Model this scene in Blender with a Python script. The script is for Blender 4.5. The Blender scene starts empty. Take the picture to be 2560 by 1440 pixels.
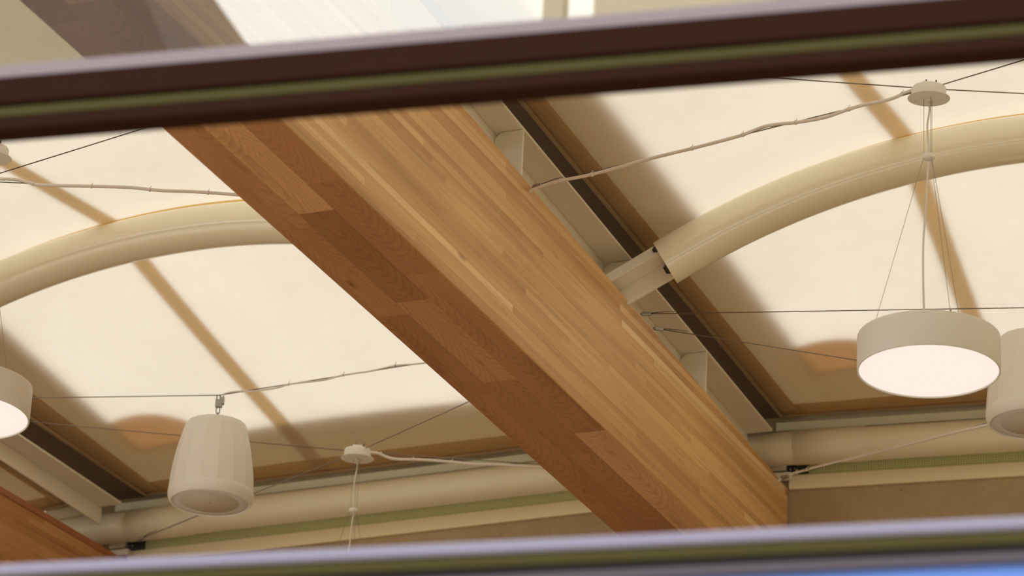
import bpy, bmesh, math, random
from mathutils import Vector, Matrix
random.seed(7)
V = Vector
sc = bpy.context.scene
COL = sc.collection
rad = math.radians

# ------------------------------------------------------------------ camera
F = 9000.0; PITCH = rad(23.5); ROLL = rad(2.9)
CAM = V((0, 0, 1.6))
fw = V((0, math.cos(PITCH), math.sin(PITCH)))
rt0 = V((1, 0, 0)); up0 = rt0.cross(fw)
RT = rt0 * math.cos(ROLL) + up0 * math.sin(ROLL)
UP = up0 * math.cos(ROLL) - rt0 * math.sin(ROLL)
cam = bpy.data.cameras.new('camera'); camo = bpy.data.objects.new('camera', cam); COL.objects.link(camo)
camo.matrix_world = Matrix(((RT.x, UP.x, -fw.x, CAM.x), (RT.y, UP.y, -fw.y, CAM.y), (RT.z, UP.z, -fw.z, CAM.z), (0, 0, 0, 1)))
cam.sensor_width = 36; cam.lens = 36 * F / 2560
cam.clip_start = 0.05; cam.clip_end = 300
cam.dof.use_dof = True; cam.dof.focus_distance = 15.6; cam.dof.aperture_fstop = 2.9
sc.camera = camo

def ray(x, y): return fw + RT * ((x - 1280) / F) + UP * ((720 - y) / F)
def atz(x, y, z):
    d = ray(x, y); return CAM + d * ((z - CAM.z) / d.z)
def onp(x, y, p, n):
    d = ray(x, y); return CAM + d * ((p - CAM).dot(n) / d.dot(n))
def dirv(a): a = rad(a); return V((math.sin(a), math.cos(a), 0))
ZUP = V((0, 0, 1))

# ------------------------------------------------------------------ materials
def lin(c):
    c /= 255.0
    return c / 12.92 if c <= 0.04045 else ((c + 0.055) / 1.055) ** 2.4
def rgb(r, g, b): return (lin(r), lin(g), lin(b), 1)

class Nodes:
    def __init__(s, name):
        s.m = bpy.data.materials.new(name); s.m.use_nodes = True
        s.t = s.m.node_tree; s.t.nodes.clear()
        s.out = s.n('ShaderNodeOutputMaterial')
    def n(s, k, **kw):
        x = s.t.nodes.new(k)
        for a, v in kw.items(): setattr(x, a, v)
        return x
    def l(s, a, b): s.t.links.new(a, b)
    def pr(s, col=None, rough=.5, metal=0, spec=.5):
        p = s.n('ShaderNodeBsdfPrincipled')
        if col is not None: p.inputs['Base Color'].default_value = col
        p.inputs['Roughness'].default_value = rough; p.inputs['Metallic'].default_value = metal
        p.inputs['Specular IOR Level'].default_value = spec
        s.l(p.outputs[0], s.out.inputs[0]); return p
    def math(s, op, a, b=None):
        x = s.n('ShaderNodeMath', operation=op)
        for i, v in enumerate((a, b)):
            if v is None: continue
            if hasattr(v, 'is_linked') or hasattr(v, 'links'): s.l(v, x.inputs[i])
            else: x.inputs[i].default_value = v
        return x.outputs[0]
    def mix(s, fac, a, b, mode='MIX'):
        x = s.n('ShaderNodeMix', data_type='RGBA', blend_type=mode)
        for i, v in ((0, fac), (6, a), (7, b)):
            if hasattr(v, 'links'): s.l(v, x.inputs[i])
            else: x.inputs[i].default_value = v
        return x.outputs[2]
    def noise(s, vec, scale, detail=4, rough=.55, dist=0):
        x = s.n('ShaderNodeTexNoise'); x.inputs['Scale'].default_value = scale
        x.inputs['Detail'].default_value = detail; x.inputs['Roughness'].default_value = rough
        x.inputs['Distortion'].default_value = dist
        if vec is not None: s.l(vec, x.inputs['Vector'])
        return x.outputs[0]
    def mapping(s, vec, scale=(1, 1, 1), rot=(0, 0, 0), loc=(0, 0, 0)):
        x = s.n('ShaderNodeMapping'); s.l(vec, x.inputs[0])
        x.inputs['Location'].default_value = loc
        x.inputs['Scale'].default_value = scale; x.inputs['Rotation'].default_value = rot
        return x.outputs[0]
    def ramp(s, fac, stops, interp='LINEAR'):
        x = s.n('ShaderNodeValToRGB'); x.color_ramp.interpolation = interp
        el = x.color_ramp.elements
        while len(el) < len(stops): el.new(.5)
        for e, (p, c) in zip(el, stops): e.position = p; e.color = c
        s.l(fac, x.inputs[0]); return x.outputs[0]
    def obj(s): return s.n('ShaderNodeTexCoord').outputs['Object']

def paint(name, col, rough=.4, var=.05, scale=6, metal=0, spec=.5, bump=0.0):
    k = Nodes(name); p = k.pr(col, rough, metal, spec)
    nz = k.noise(k.obj(), scale, 5)
    d = tuple(c * (1 - var) for c in col[:3]) + (1,); l = tuple(min(1, c * (1 + var)) for c in col[:3]) + (1,)
    k.l(k.mix(nz, d, l), p.inputs['Base Color'])
    if bump:
        b = k.n('ShaderNodeBump'); b.inputs['Strength'].default_value = bump; b.inputs['Distance'].default_value = .002
        k.l(k.noise(k.obj(), 160, 3), b.inputs['Height']); k.l(b.outputs[0], p.inputs['Normal'])
    return k.m

def wood(name, axis, row, length, cols, grain_scale, cathedral, off=0.0, roff=None):
    """laminated oak: boards run along local y; rows along local z (axis 2) or x (axis 0)"""
    k = Nodes(name); p = k.pr(None, .5, 0, .35)
    sep = k.n('ShaderNodeSeparateXYZ'); k.l(k.obj(), sep.inputs[0])
    cx, cy, cz = sep.outputs
    r = cz if axis == 2 else cx
    t = cx if axis == 2 else cz
    comb = k.n('ShaderNodeCombineXYZ'); k.l(cy, comb.inputs[0]); k.l(r, comb.inputs[1])
    roff = .013 + off * .37 if roff is None else roff
    rowi = k.math('FLOOR', k.math('DIVIDE', k.math('ADD', r, roff), row))
    wn_ = k.n('ShaderNodeTexWhiteNoise', noise_dimensions='1D'); k.l(rowi, wn_.inputs['W'])
    jy = k.math('ADD', cy, k.math('MULTIPLY', wn_.outputs['Value'], length * 3))
    cj = k.n('ShaderNodeCombineXYZ'); k.l(jy, cj.inputs[0]); k.l(r, cj.inputs[1])
    vec = k.mapping(cj.outputs[0], loc=(off, roff, 0))
    br = k.n('ShaderNodeTexBrick', offset=0.0, offset_frequency=2, squash=1.0)
    k.l(vec, br.inputs['Vector'])
    br.inputs['Scale'].default_value = 1; br.inputs['Mortar Size'].default_value = .0006
    br.inputs['Mortar Smooth'].default_value = .2
    br.inputs['Brick Width'].default_value = length; br.inputs['Row Height'].default_value = row
    br.inputs['Color1'].default_value = (0, 0, 0, 1); br.inputs['Color2'].default_value = (1, 1, 1, 1)
    br.inputs['Mortar'].default_value = (.12, .12, .12, 1)
    bw = k.n('ShaderNodeRGBToBW'); k.l(br.outputs['Color'], bw.inputs[0])
    board = bw.outputs[0]
    base = k.ramp(board, cols)
    # per board shifted grain coordinates
    sh = k.math('MULTIPLY', board, 37.0)
    rr = k.math('ADD', r, sh); yy = k.math('ADD', cy, k.math('MULTIPLY', board, 11.0))
    c2 = k.n('ShaderNodeCombineXYZ'); k.l(rr, c2.inputs[0]); k.l(yy, c2.inputs[1]); k.l(t, c2.inputs[2])
    gv = k.mapping(c2.outputs[0], scale=(grain_scale, grain_scale * .035, grain_scale * .3))
    g1 = k.noise(gv, 1.0, 6, .6, .3)
    g1 = k.ramp(g1, [(.28, (.76, .73, .70, 1)), (.5, (1, 1, 1, 1)), (.75, (1.08, 1.09, 1.06, 1))])
    col = k.mix(.85, base, g1, 'MULTIPLY')
    fine = k.noise(k.mapping(c2.outputs[0], scale=(420, 9, 420)), 1.0, 3, .6)
    fine = k.ramp(fine, [(.3, (.86, .85, .84, 1)), (.6, (1.03, 1.03, 1.03, 1))])
    col = k.mix(.7, col, fine, 'MULTIPLY')
    # broad colour drift between groups of laminations
    dr = k.noise(k.mapping(k.obj(), scale=(.9, .32, 3.4), loc=(off, 0, 0)), 1.6, 2)
    dr = k.ramp(dr, [(.32, (.84, .80, .77, 1)), (.6, (1.06, 1.06, 1.06, 1))])
    col = k.mix(.8, col, dr, 'MULTIPLY')
    if cathedral:
        wv = k.n('ShaderNodeTexWave', wave_type='RINGS', rings_direction='SPHERICAL', wave_profile='SAW')
        wm = k.mapping(c2.outputs[0], scale=(5.5, .8, 1))
        fr = k.n('ShaderNodeVectorMath', operation='FRACTION'); k.l(wm, fr.inputs[0])
        cen = k.n('ShaderNodeVectorMath', operation='SUBTRACT'); k.l(fr.outputs[0], cen.inputs[0]); cen.inputs[1].default_value = (.5, .1, .5)
        k.l(cen.outputs[0], wv.inputs['Vector'])
        wv.inputs['Scale'].default_value = 7.0; wv.inputs['Distortion'].default_value = 3.2
        wv.inputs['Detail'].default_value = 3; wv.inputs['Detail Scale'].default_value = 2.5
        w = k.ramp(wv.outputs['Fac'], [(.0, (.66, .62, .58, 1)), (.35, (1.0, 1.0, 1.0, 1)), (1, (1.1, 1.1, 1.1, 1))])
        col = k.mix(.6, col, w, 'MULTIPLY')
    # knots and pitch streaks
    vo = k.n('ShaderNodeTexVoronoi', feature='F1'); k.l(k.mapping(comb.outputs[0], scale=(1.5, 5.2, 1), loc=(off + .3, 0, 0)), vo.inputs['Vector'])
    vo.inputs['Scale'].default_value = 1.0; vo.inputs['Randomness'].default_value = 1
    kd = k.math('ADD', vo.outputs['Distance'], k.math('MULTIPLY', k.noise(c2.outputs[0], 30, 3), .03))
    kn = k.ramp(kd, [(.02, (.26, .17, .12, 1)), (.045, (.62, .52, .45, 1)), (.11, (1, 1, 1, 1))])
    sel = k.n('ShaderNodeRGBToBW'); k.l(vo.outputs['Color'], sel.inputs[0])
    gate = k.math('GREATER_THAN', sel.outputs[0], .5)
    col = k.mix(gate, col, k.mix(1, col, kn, 'MULTIPLY'))
    k.l(col, p.inputs['Base Color'])
    b = k.n('ShaderNodeBump'); b.inputs['Strength'].default_value = .15; b.inputs['Distance'].default_value = .001
    k.l(fine, b.inputs['Height']); k.l(b.outputs[0], p.inputs['Normal'])
    return k.m

OAK = [(0, (.54, .29, .11, 1)), (.25, (.65, .38, .15, 1)), (.6, (.70, .425, .172, 1)), (.86, (.77, .485, .205, 1)), (.96, (.90, .64, .33, 1))]
OAK_SHADED = [(0, (.36, .155, .060, 1)), (.4, (.42, .19, .075, 1)), (.75, (.48, .225, .09, 1)), (.9, (.66, .36, .165, 1))]  # same oak as the sides, with the underside's shade put into the colour
M = {}
M['oak_side'] = wood('laminated oak side', 2, .034, 2.3, OAK, 30, False)
M['oak_under'] = wood('oak boards underside', 0, .155, .92, OAK_SHADED, 20, True, 1.7, 0)
M['oak_side_dark'] = wood('laminated oak side reddish', 2, .036, 1.25,
                          [(0, (.36, .16, .05, 1)), (.5, (.44, .205, .07, 1)), (.9, (.50, .26, .10, 1))], 30, False, 4.3)
M['oak_cap'] = paint('oak cap lamination', (.30, .105, .035, 1), .5, .12, 14)
M['steel'] = paint('cream painted steel', (.80, .745, .60, 1), .28, .04, 5, 0, .5)
M['tube'] = paint('cream gloss painted tube', (.82, .75, .56, 1), .13, .02, 5, 0, 1.0)
M['pipe'] = paint('cream painted pipe', (.74, .67, .48, 1), .36, .03, 5, 0, .5)
M['trim'] = paint('pale green grey profile', (.70, .70, .52, 1), .4, .05, 5)
M['cream'] = paint('cream painted fascia', (.80, .69, .45, 1), .45, .03, 4)
M['white'] = paint('white powder coat', (.79, .765, .68, 1), .45, .02, 8)
M['speaker'] = paint('off white plastic', (.80, .77, .69, 1), .5, .015, 8)
M['grille'] = paint('grey speaker grille', (.66, .64, .57, 1), .6, .03, 40)
M['grille2'] = paint('warm grey speaker cone cover', (.60, .52, .42, 1), .6, .03, 40)
M['cord'] = paint('white cable sheath', (.74, .68, .59, 1), .4, .03, 12)
M['wire'] = paint('stainless wire rope', (.22, .19, .15, 1), .35, .25, 260, .8)
M['thin'] = paint('thin suspension wire', (.36, .31, .25, 1), .35, .1, 60, .6)
M['metal'] = paint('galvanised fitting', (.36, .34, .30, 1), .35, .15, 30, .8)
M['black'] = paint('blackened bolt steel', (.05, .052, .05, 1), .35, .2, 30, .3)
M['dark'] = paint('dark flashing sheet', (.17, .115, .07, 1), .7, .1, 8)
M['amber'] = paint('amber rubber strip', (.80, .56, .17, 1), .5, .06, 20)
M['clamp'] = paint('bronze clamp profile', (.40, .28, .15, 1), .4, .08, 10, .2)
M['frame'] = paint('dark brown window frame', (.0195, .0052, .0016, 1), .65, .25, .8, 0, .06)
M['gasket'] = paint('olive grey gasket', (.060, .050, .015, 1), .6, .1, 6, 0, .08)
M['gasket2'] = paint('dark seal', (.010, .009, .008, 1), .55, .1, 6, 0, .15)
M['alu'] = paint('anodised aluminium with mauve sky tint', (.20, .155, .165, 1), .4, .05, 4, .1)  # mauve cast of the sky light is put into this base colour
M['alu2'] = paint('anodised aluminium with lavender sky tint', (.225, .21, .29, 1), .4, .05, 4, .0)  # blue sky light on the metal is mixed into the colour as lavender
M['alu3'] = paint('grey mauve aluminium', (.075, .062, .075, 1), .4, .05, 4, .0, .3)
M['blue'] = paint('blue glazed panel', (.12, .24, .66, 1), .25, .35, .8)
M['floor'] = paint('warm floor', (.48, .385, .285, 1), .6, .1, 3)
M['ground'] = paint('pale paving', (.40, .38, .35, 1), .8, .1, 2)
M['plaster'] = paint('warm plaster', (.86, .77, .60, 1), .8, .05, 2)


def concrete():
    k = Nodes('board marked concrete'); p = k.pr(None, .85, 0, .2)
    o = k.obj()
    n1 = k.noise(o, 2.2, 6, .6); n2 = k.noise(o, 46, 4, .7)
    c = k.ramp(n1, [(.3, (.36, .27, .15, 1)), (.7, (.44, .335, .19, 1))])
    c = k.mix(.5, c, k.ramp(n2, [(.3, (.82, .82, .82, 1)), (.7, (1.1, 1.1, 1.1, 1))]), 'MULTIPLY')
    vo = k.n('ShaderNodeTexVoronoi'); k.l(o, vo.inputs[0]); vo.inputs['Scale'].default_value = 9
    c = k.mix(1, c, k.ramp(vo.outputs['Distance'], [(.02, (.45, .42, .4, 1)), (.05, (1, 1, 1, 1))]), 'MULTIPLY')
    k.l(c, p.inputs['Base Color'])
    b = k.n('ShaderNodeBump'); b.inputs['Strength'].default_value = .3; b.inputs['Distance'].default_value = .004
    k.l(n2, b.inputs['Height']); k.l(b.outputs[0], p.inputs['Normal'])
    return k.m
M['concrete'] = concrete()

def mesh_green():
    k = Nodes('green perforated sheet'); p = k.pr(None, .6, 0, .3)
    vec = k.mapping(k.obj(), scale=(1, 1, 1))
    ch = k.n('ShaderNodeTexBrick', offset=0); k.l(k.mapping(k.obj(), rot=(rad(90), 0, 0)), ch.inputs['Vector'])
    ch.inputs['Scale'].default_value = 1; ch.inputs['Brick Width'].default_value = .012; ch.inputs['Row Height'].default_value = .012
    ch.inputs['Mortar Size'].default_value = .0022
    ch.inputs['Color1'].default_value = (.66, .66, .32, 1); ch.inputs['Color2'].default_value = (.72, .71, .35, 1)
    ch.inputs['Mortar'].default_value = (.44, .47, .24, 1)
    k.l(ch.outputs['Color'], p.inputs['Base Color'])
    return k.m
M['green'] = mesh_green()

def fabric(name, tcol, rcol, mixf=.62, mottled=True):
    k = Nodes(name)
    tr = k.n('ShaderNodeBsdfTranslucent'); df = k.n('ShaderNodeBsdfDiffuse')
    mx = k.n('ShaderNodeMixShader'); mx.inputs[0].default_value = mixf
    k.l(df.outputs[0], mx.inputs[1]); k.l(tr.outputs[0], mx.inputs[2]); k.l(mx.outputs[0], k.out.inputs[0])
    df.inputs[0].default_value = rcol
    if mottled:
        o = k.obj()
        n1 = k.noise(k.mapping(o, scale=(1, 1, .6)), 9, 6, .7, .4); n2 = k.noise(o, 1.2, 3)
        f = k.ramp(n1, [(.34, (.965, .96, .955, 1)), (.62, (1.0, 1.0, 1.0, 1))])
        g = k.ramp(n2, [(.3, (.95, .95, .94, 1)), (.7, (1.03, 1.03, 1.03, 1))])
        k.l(k.mix(1, k.mix(1, tcol, f, 'MULTIPLY'), g, 'MULTIPLY'), tr.inputs[0])
    else: tr.inputs[0].default_value = tcol
    return k.m
M['membrane'] = fabric('translucent roof membrane', (.388, .346, .280, 1), (.70, .60, .45, 1), .58)
M['hem'] = fabric('double layer membrane hem', (.95, .82, .60, 1), (.52, .38, .23, 1), .6, False)
M['skirt'] = fabric('outer membrane skirt', (.29, .20, .10, 1), (.50, .38, .24, 1), .6, False)  # added cloth above the membrane edges, unseen, toned for the shaded bands
M['seam'] = fabric('overlapped membrane seam', (.84, .68, .44, 1), (.50, .36, .2, 1), .75, False)
M['patch'] = fabric('orange membrane patch', (.52, .28, .105, 1), (.55, .32, .15, 1), .6, False)

def emit(name, col, s):
    k = Nodes(name); e = k.n('ShaderNodeEmission'); e.inputs[1].default_value = s
    # opal diffuser: slightly dimmer and rosier towards the rim
    gr = k.n('ShaderNodeTexGradient', gradient_type='SPHERICAL'); k.l(k.mapping(k.obj(), scale=(1.9, 1.9, 0)), gr.inputs[0])
    k.l(k.ramp(gr.outputs[0], [(0.42, (1, .84, .73, 1)), (.62, col)]), e.inputs[0])
    k.l(e.outputs[0], k.out.inputs[0]); return k.m
M['lamp'] = emit('lit opal diffuser', (1, .875, .755, 1), .76)

def glass(name, tint, refl):
    k = Nodes(name)
    t = k.n('ShaderNodeBsdfTransparent'); t.inputs[0].default_value = tint
    g = k.n('ShaderNodeBsdfGlossy'); g.inputs[1].default_value = 0.0; g.inputs[0].default_value = (1, 1, 1, 1)
    m = k.n('ShaderNodeMixShader'); m.inputs[0].default_value = refl
    k.l(t.outputs[0], m.inputs[1]); k.l(g.outputs[0], m.inputs[2]); k.l(m.outputs[0], k.out.inputs[0])
    return k.m
M['glass'] = glass('reflective clear glass', (.72, .69, .58, 1), .17)

# ------------------------------------------------------------------ mesh builder
class MB:
    def __init__(s): s.v = []; s.f = []; s.m = []; s.sm = []
    def face(s, idx, m=0, smooth=False): s.f.append(tuple(idx)); s.m.append(m); s.sm.append(smooth)
    def add(s, verts, faces, m=0, smooth=False):
        o = len(s.v); s.v += [V(p) for p in verts]
        for f in faces: s.face([i + o for i in f], m, smooth)
        return s
    def box(s, o, ax, lo, hi, m=0):
        X, Y, Z = ax; o = V(o)
        vs = [o + X * x + Y * y + Z * z for z in (lo[2], hi[2]) for y in (lo[1], hi[1]) for x in (lo[0], hi[0])]
        return s.add(vs, [(0, 2, 3, 1), (4, 5, 7, 6), (0, 1, 5, 4), (2, 6, 7, 3), (0, 4, 6, 2), (1, 3, 7, 5)], m)
    def cham(s, o, ax, lo, hi, c, m=0):
        """box with chamfered edges along its first axis"""
        X, Y, Z = ax; o = V(o)
        y0, y1, z0, z1 = lo[1], hi[1], lo[2], hi[2]
        sec = [(y0 + c, z0), (y1 - c, z0), (y1, z0 + c), (y1, z1 - c), (y1 - c, z1), (y0 + c, z1), (y0, z1 - c), (y0, z0 + c)]
        vs = [o + X * x + Y * y + Z * z for x in (lo[0], hi[0]) for y, z in sec]
        fs = [(i, (i + 1) % 8, (i + 1) % 8 + 8, i + 8) for i in range(8)] + [tuple(range(7, -1, -1)), tuple(range(8, 16))]
        return s.add(vs, fs, m)
    def tube(s, pts, r, n=12, m=0, caps=True):
        pts = [V(p) for p in pts]; rings = []
        t0 = (pts[1] - pts[0]).normalized()
        a = ZUP if abs(t0.z) < .9 else V((1, 0, 0))
        u = t0.cross(a).normalized()
        for i, p in enumerate(pts):
            t = ((pts[min(i + 1, len(pts) - 1)] - pts[max(i - 1, 0)])).normalized()
            u = (u - t * u.dot(t)).normalized(); w = t.cross(u)
            rr = r[i] if isinstance(r, (list, tuple)) else r
            rings.append([p + (u * math.cos(2 * math.pi * k / n) + w * math.sin(2 * math.pi * k / n)) * rr for k in range(n)])
        o = len(s.v)
        for g in rings: s.v += g
        for i in range(len(pts) - 1):
            for k in range(n):
                k2 = (k + 1) % n
                s.face((o + i * n + k, o + i * n + k2, o + (i + 1) * n + k2, o + (i + 1) * n + k), m, True)
        if caps:
            s.face([o + k for k in range(n - 1, -1, -1)], m); s.face([o + (len(pts) - 1) * n + k for k in range(n)], m)
        return s
    def lathe(s, prof, n=48, m=0, o=(0, 0, 0), smooth=True, phase=0, ms=None, rot=None):
        o = V(o); b = len(s.v)
        for r, z in prof:
            for k in range(n):
                a = 2 * math.pi * (k + phase) / n
                p = V((r * math.cos(a), r * math.sin(a), z))
                if rot: p = rot @ p
                s.v.append(o + p)
        for i in range(len(prof) - 1):
            for k in range(n):
                k2 = (k + 1) % n
                s.face((b + i * n + k, b + i * n + k2, b + (i + 1) * n + k2, b + (i + 1) * n + k), ms[i] if ms else m, smooth)
        return s
    def cap(s, ring_start, n, m=0, flip=False):
        idx = list(range(ring_start, ring_start + n)); s.face(idx[::-1] if flip else idx, m); return s
    def build(s, name, mats, parent=None, loc=None, rot=None, bevel=0, auto=None):
        me = bpy.data.meshes.new(name)
        loc = V(loc) if loc is not None else None
        mw = None
        vs = s.v
        if loc is not None and rot is None: vs = [p - loc for p in s.v]
        me.from_pydata([tuple(p) for p in vs], [], s.f)
        for mt in (mats if isinstance(mats, (list, tuple)) else [mats]): me.materials.append(mt)
        for p, mi, sm in zip(me.polygons, s.m, s.sm): p.material_index = mi; p.use_smooth = sm
        bm = bmesh.new(); bm.from_mesh(me); bmesh.ops.recalc_face_normals(bm, faces=bm.faces); bm.to_mesh(me); bm.free()
        ob = bpy.data.objects.new(name, me); COL.objects.link(ob)
        if parent is not None: ob.parent = parent
        elif loc is not None: ob.location = loc
        if bevel:
            bv = ob.modifiers.new('bevel', 'BEVEL'); bv.width = bevel; bv.segments = 2; bv.limit_method = 'ANGLE'
        return ob
def tag(o, label=None, cat=None, group=None, kind=None):
    if label: o['label'] = label
    if cat: o['category'] = cat
    if group: o['group'] = group
    if kind: o['kind'] = kind
    return o
def empty(name, loc, rz=0):
    o = bpy.data.objects.new(name, None); COL.objects.link(o); o.location = loc; o.rotation_euler = (0, 0, rz)
    o.empty_display_size = .1; return o
LX = (V((1, 0, 0)), V((0, 1, 0)), V((0, 0, 1)))
def smooth_path(pts, k=6):
    out = []
    P = [V(p) for p in pts]
    for i in range(len(P) - 1):
        p0 = P[max(i - 1, 0)]; p1 = P[i]; p2 = P[i + 1]; p3 = P[min(i + 2, len(P) - 1)]
        for j in range(k):
            t = j / k
            out.append(.5 * ((2 * p1) + (p2 - p0) * t + (2 * p0 - 5 * p1 + 4 * p2 - p3) * t * t + (3 * p1 - p0 - 3 * p2 + p3) * t ** 3))
    out.append(P[-1]); return out

# ------------------------------------------------------------------ layout of the bays
HB = 7.5                                   # underside of the timber beams
M0 = V((-.921, 12.045, HB)); AZ1 = 24.15
b1 = dirv(AZ1); n1 = V((b1.y, -b1.x, 0))
SL = .0515; SE = 5.595; ZF = 8.333         # fall of the steel, end of it, its height there
E1 = M0 + b1 * SE; E1.z = ZF
AZ2 = 29.54; b2 = dirv(AZ2); n2 = V((b2.y, -b2.x, 0))
E2 = V((-2.092, 18.745, ZF))
W1 = .465                                  # beam width
WR = V((1.477, 17.393, 0)); AWR = 107.8    # right wall corner and direction
WL = V((-.022, 18.125, 0)); AWL = 116.0
wr, wrn = dirv(AWR), dirv(AWR - 90)
wl, wln = dirv(AWL), dirv(AWL - 90)
AZ3 = 15.5; b3 = dirv(AZ3); n3 = V((b3.y, -b3.x, 0))
E3 = E1 + wr * 3.85; E3.z = ZF

# ------------------------------------------------------------------ timber beams
def glulam(name, root_loc, az, y0, y1, ztop, ztop_slope, ref, mats, label, cap):
    root = empty(name, root_loc, -rad(az))
    zt = lambda y: ztop - ztop_slope * (y - ref) - HB
    b = MB(); n = 24
    for i in range(n + 1):
        y = y0 + (y1 - y0) * i / n
        c = .004
        b.v += [V((-W1 + c, y, 0)), V((-c, y, 0)), V((0, y, c)), V((0, y, zt(y) - c)), V((-c, y, zt(y))), V((-W1 + c, y, zt(y))), V((-W1, y, zt(y) - c)), V((-W1, y, c))]
    for i in range(n):
        for k in range(8):
            k2 = (k + 1) % 8
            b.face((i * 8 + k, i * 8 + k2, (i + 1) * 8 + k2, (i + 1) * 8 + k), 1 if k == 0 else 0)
    b.face(range(7, -1, -1)); b.face(range(n * 8, n * 8 + 8))
    b.build('beam_body', mats, root)
    if cap:
        c = MB()
        for i in range(n + 1):
            y = y0 + (y1 - y0) * i / n
            c.v += [V((-.06, y, zt(y))), V((.006, y, zt(y) - .035)), V((.006, y, zt(y))), V((-.06, y, zt(y) + .012))]
        for i in range(n):
            for k in range(4):
                k2 = (k + 1) % 4; c.face((i * 4 + k, i * 4 + k2, (i + 1) * 4 + k2, (i + 1) * 4 + k))
        c.face((3, 2, 1, 0)); c.face([n * 4 + j for j in range(4)])
        tag(c.build('edge_strip', M['oak_cap'], root), 'darker red brown strip along the top edge')
    return tag(root, label, 'beam', 'laminated timber roof beams')
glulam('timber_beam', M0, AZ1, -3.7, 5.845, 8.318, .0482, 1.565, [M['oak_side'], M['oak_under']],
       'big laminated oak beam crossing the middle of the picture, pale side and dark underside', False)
R2 = V((E2.x, E2.y, HB)) - b2 * SE
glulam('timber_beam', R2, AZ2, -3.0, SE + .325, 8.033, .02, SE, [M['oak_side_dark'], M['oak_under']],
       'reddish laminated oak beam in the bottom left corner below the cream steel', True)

# ------------------------------------------------------------------ steel on top of the beams
def flange_z(s): return ZF - SL * (s - SE)
def prism(b, sec, ys, zf, m=0):
    o = len(b.v); n = len(sec)
    for y in ys: b.v += [V((x, y, z + zf(y) - HB)) for x, z in sec]
    for i in range(len(ys) - 1):
        for k in range(n):
            k2 = (k + 1) % n; b.face((o + i * n + k, o + i * n + k2, o + (i + 1) * n + k2, o + (i + 1) * n + k), m)
    b.face([o + k for k in range(n - 1, -1, -1)], m); b.face([o + (len(ys) - 1) * n + k for k in range(n)], m)
def steel(root_loc, az, stiff, ztop, label, stub=None):
    root = empty('steel_roof_beam', root_loc, -rad(az))
    b = MB(); prism(b, [(-.27, 0), (0, 0), (0, .012), (-.27, .012)], [-3.7, SE], flange_z); b.build('flange', M['steel'], root, bevel=.003)
    b = MB(); prism(b, [(-.150, -.10), (-.138, -.10), (-.138, -.0005), (-.150, -.0005)], [-3.7, SE + .012], flange_z); b.build('web', M['steel'], root, bevel=.003)
    for s in stiff:
        zt = ztop(s) - HB; zf = flange_z(s) - HB
        for x0, x1 in ((-.135, -.001), (-.30, -.152)):
            p = MB()
            if x0 > -.2: sec = [(x0, zt), (x1, zt), (x1, zf - .002), (x0 + .03, zf - .002), (x0, zf - .03)]
            else: sec = [(x0, zt), (x1, zt), (x1, zf - .03), (x1 - .03, zf - .002), (x0, zf - .002)]
            vs = [V((x, s + y, z)) for y in (-.008, .008) for x, z in sec]
            p.add(vs, [(0, 1, 2, 3, 4), (9, 8, 7, 6, 5)] + [(k, (k + 1) % 5, (k + 1) % 5 + 5, k + 5) for k in range(5)])
            p.build('stiffener_plate', M['steel'], root)
    return tag(root, label, 'steel beam', 'cream steel members on the timber beams')
zt1 = lambda s: 8.318 - .0482 * (s - 1.565)
zt2 = lambda s: 8.033 - .02 * (s - SE)
st1 = steel(M0, AZ1, [.9, 2.294, 3.60, 4.62], zt1, 'cream steel member lying on top of the big middle oak beam')
st2 = steel(R2, AZ2, [1.6, 3.3], zt2, 'cream steel member above the reddish oak beam at lower left')

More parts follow.
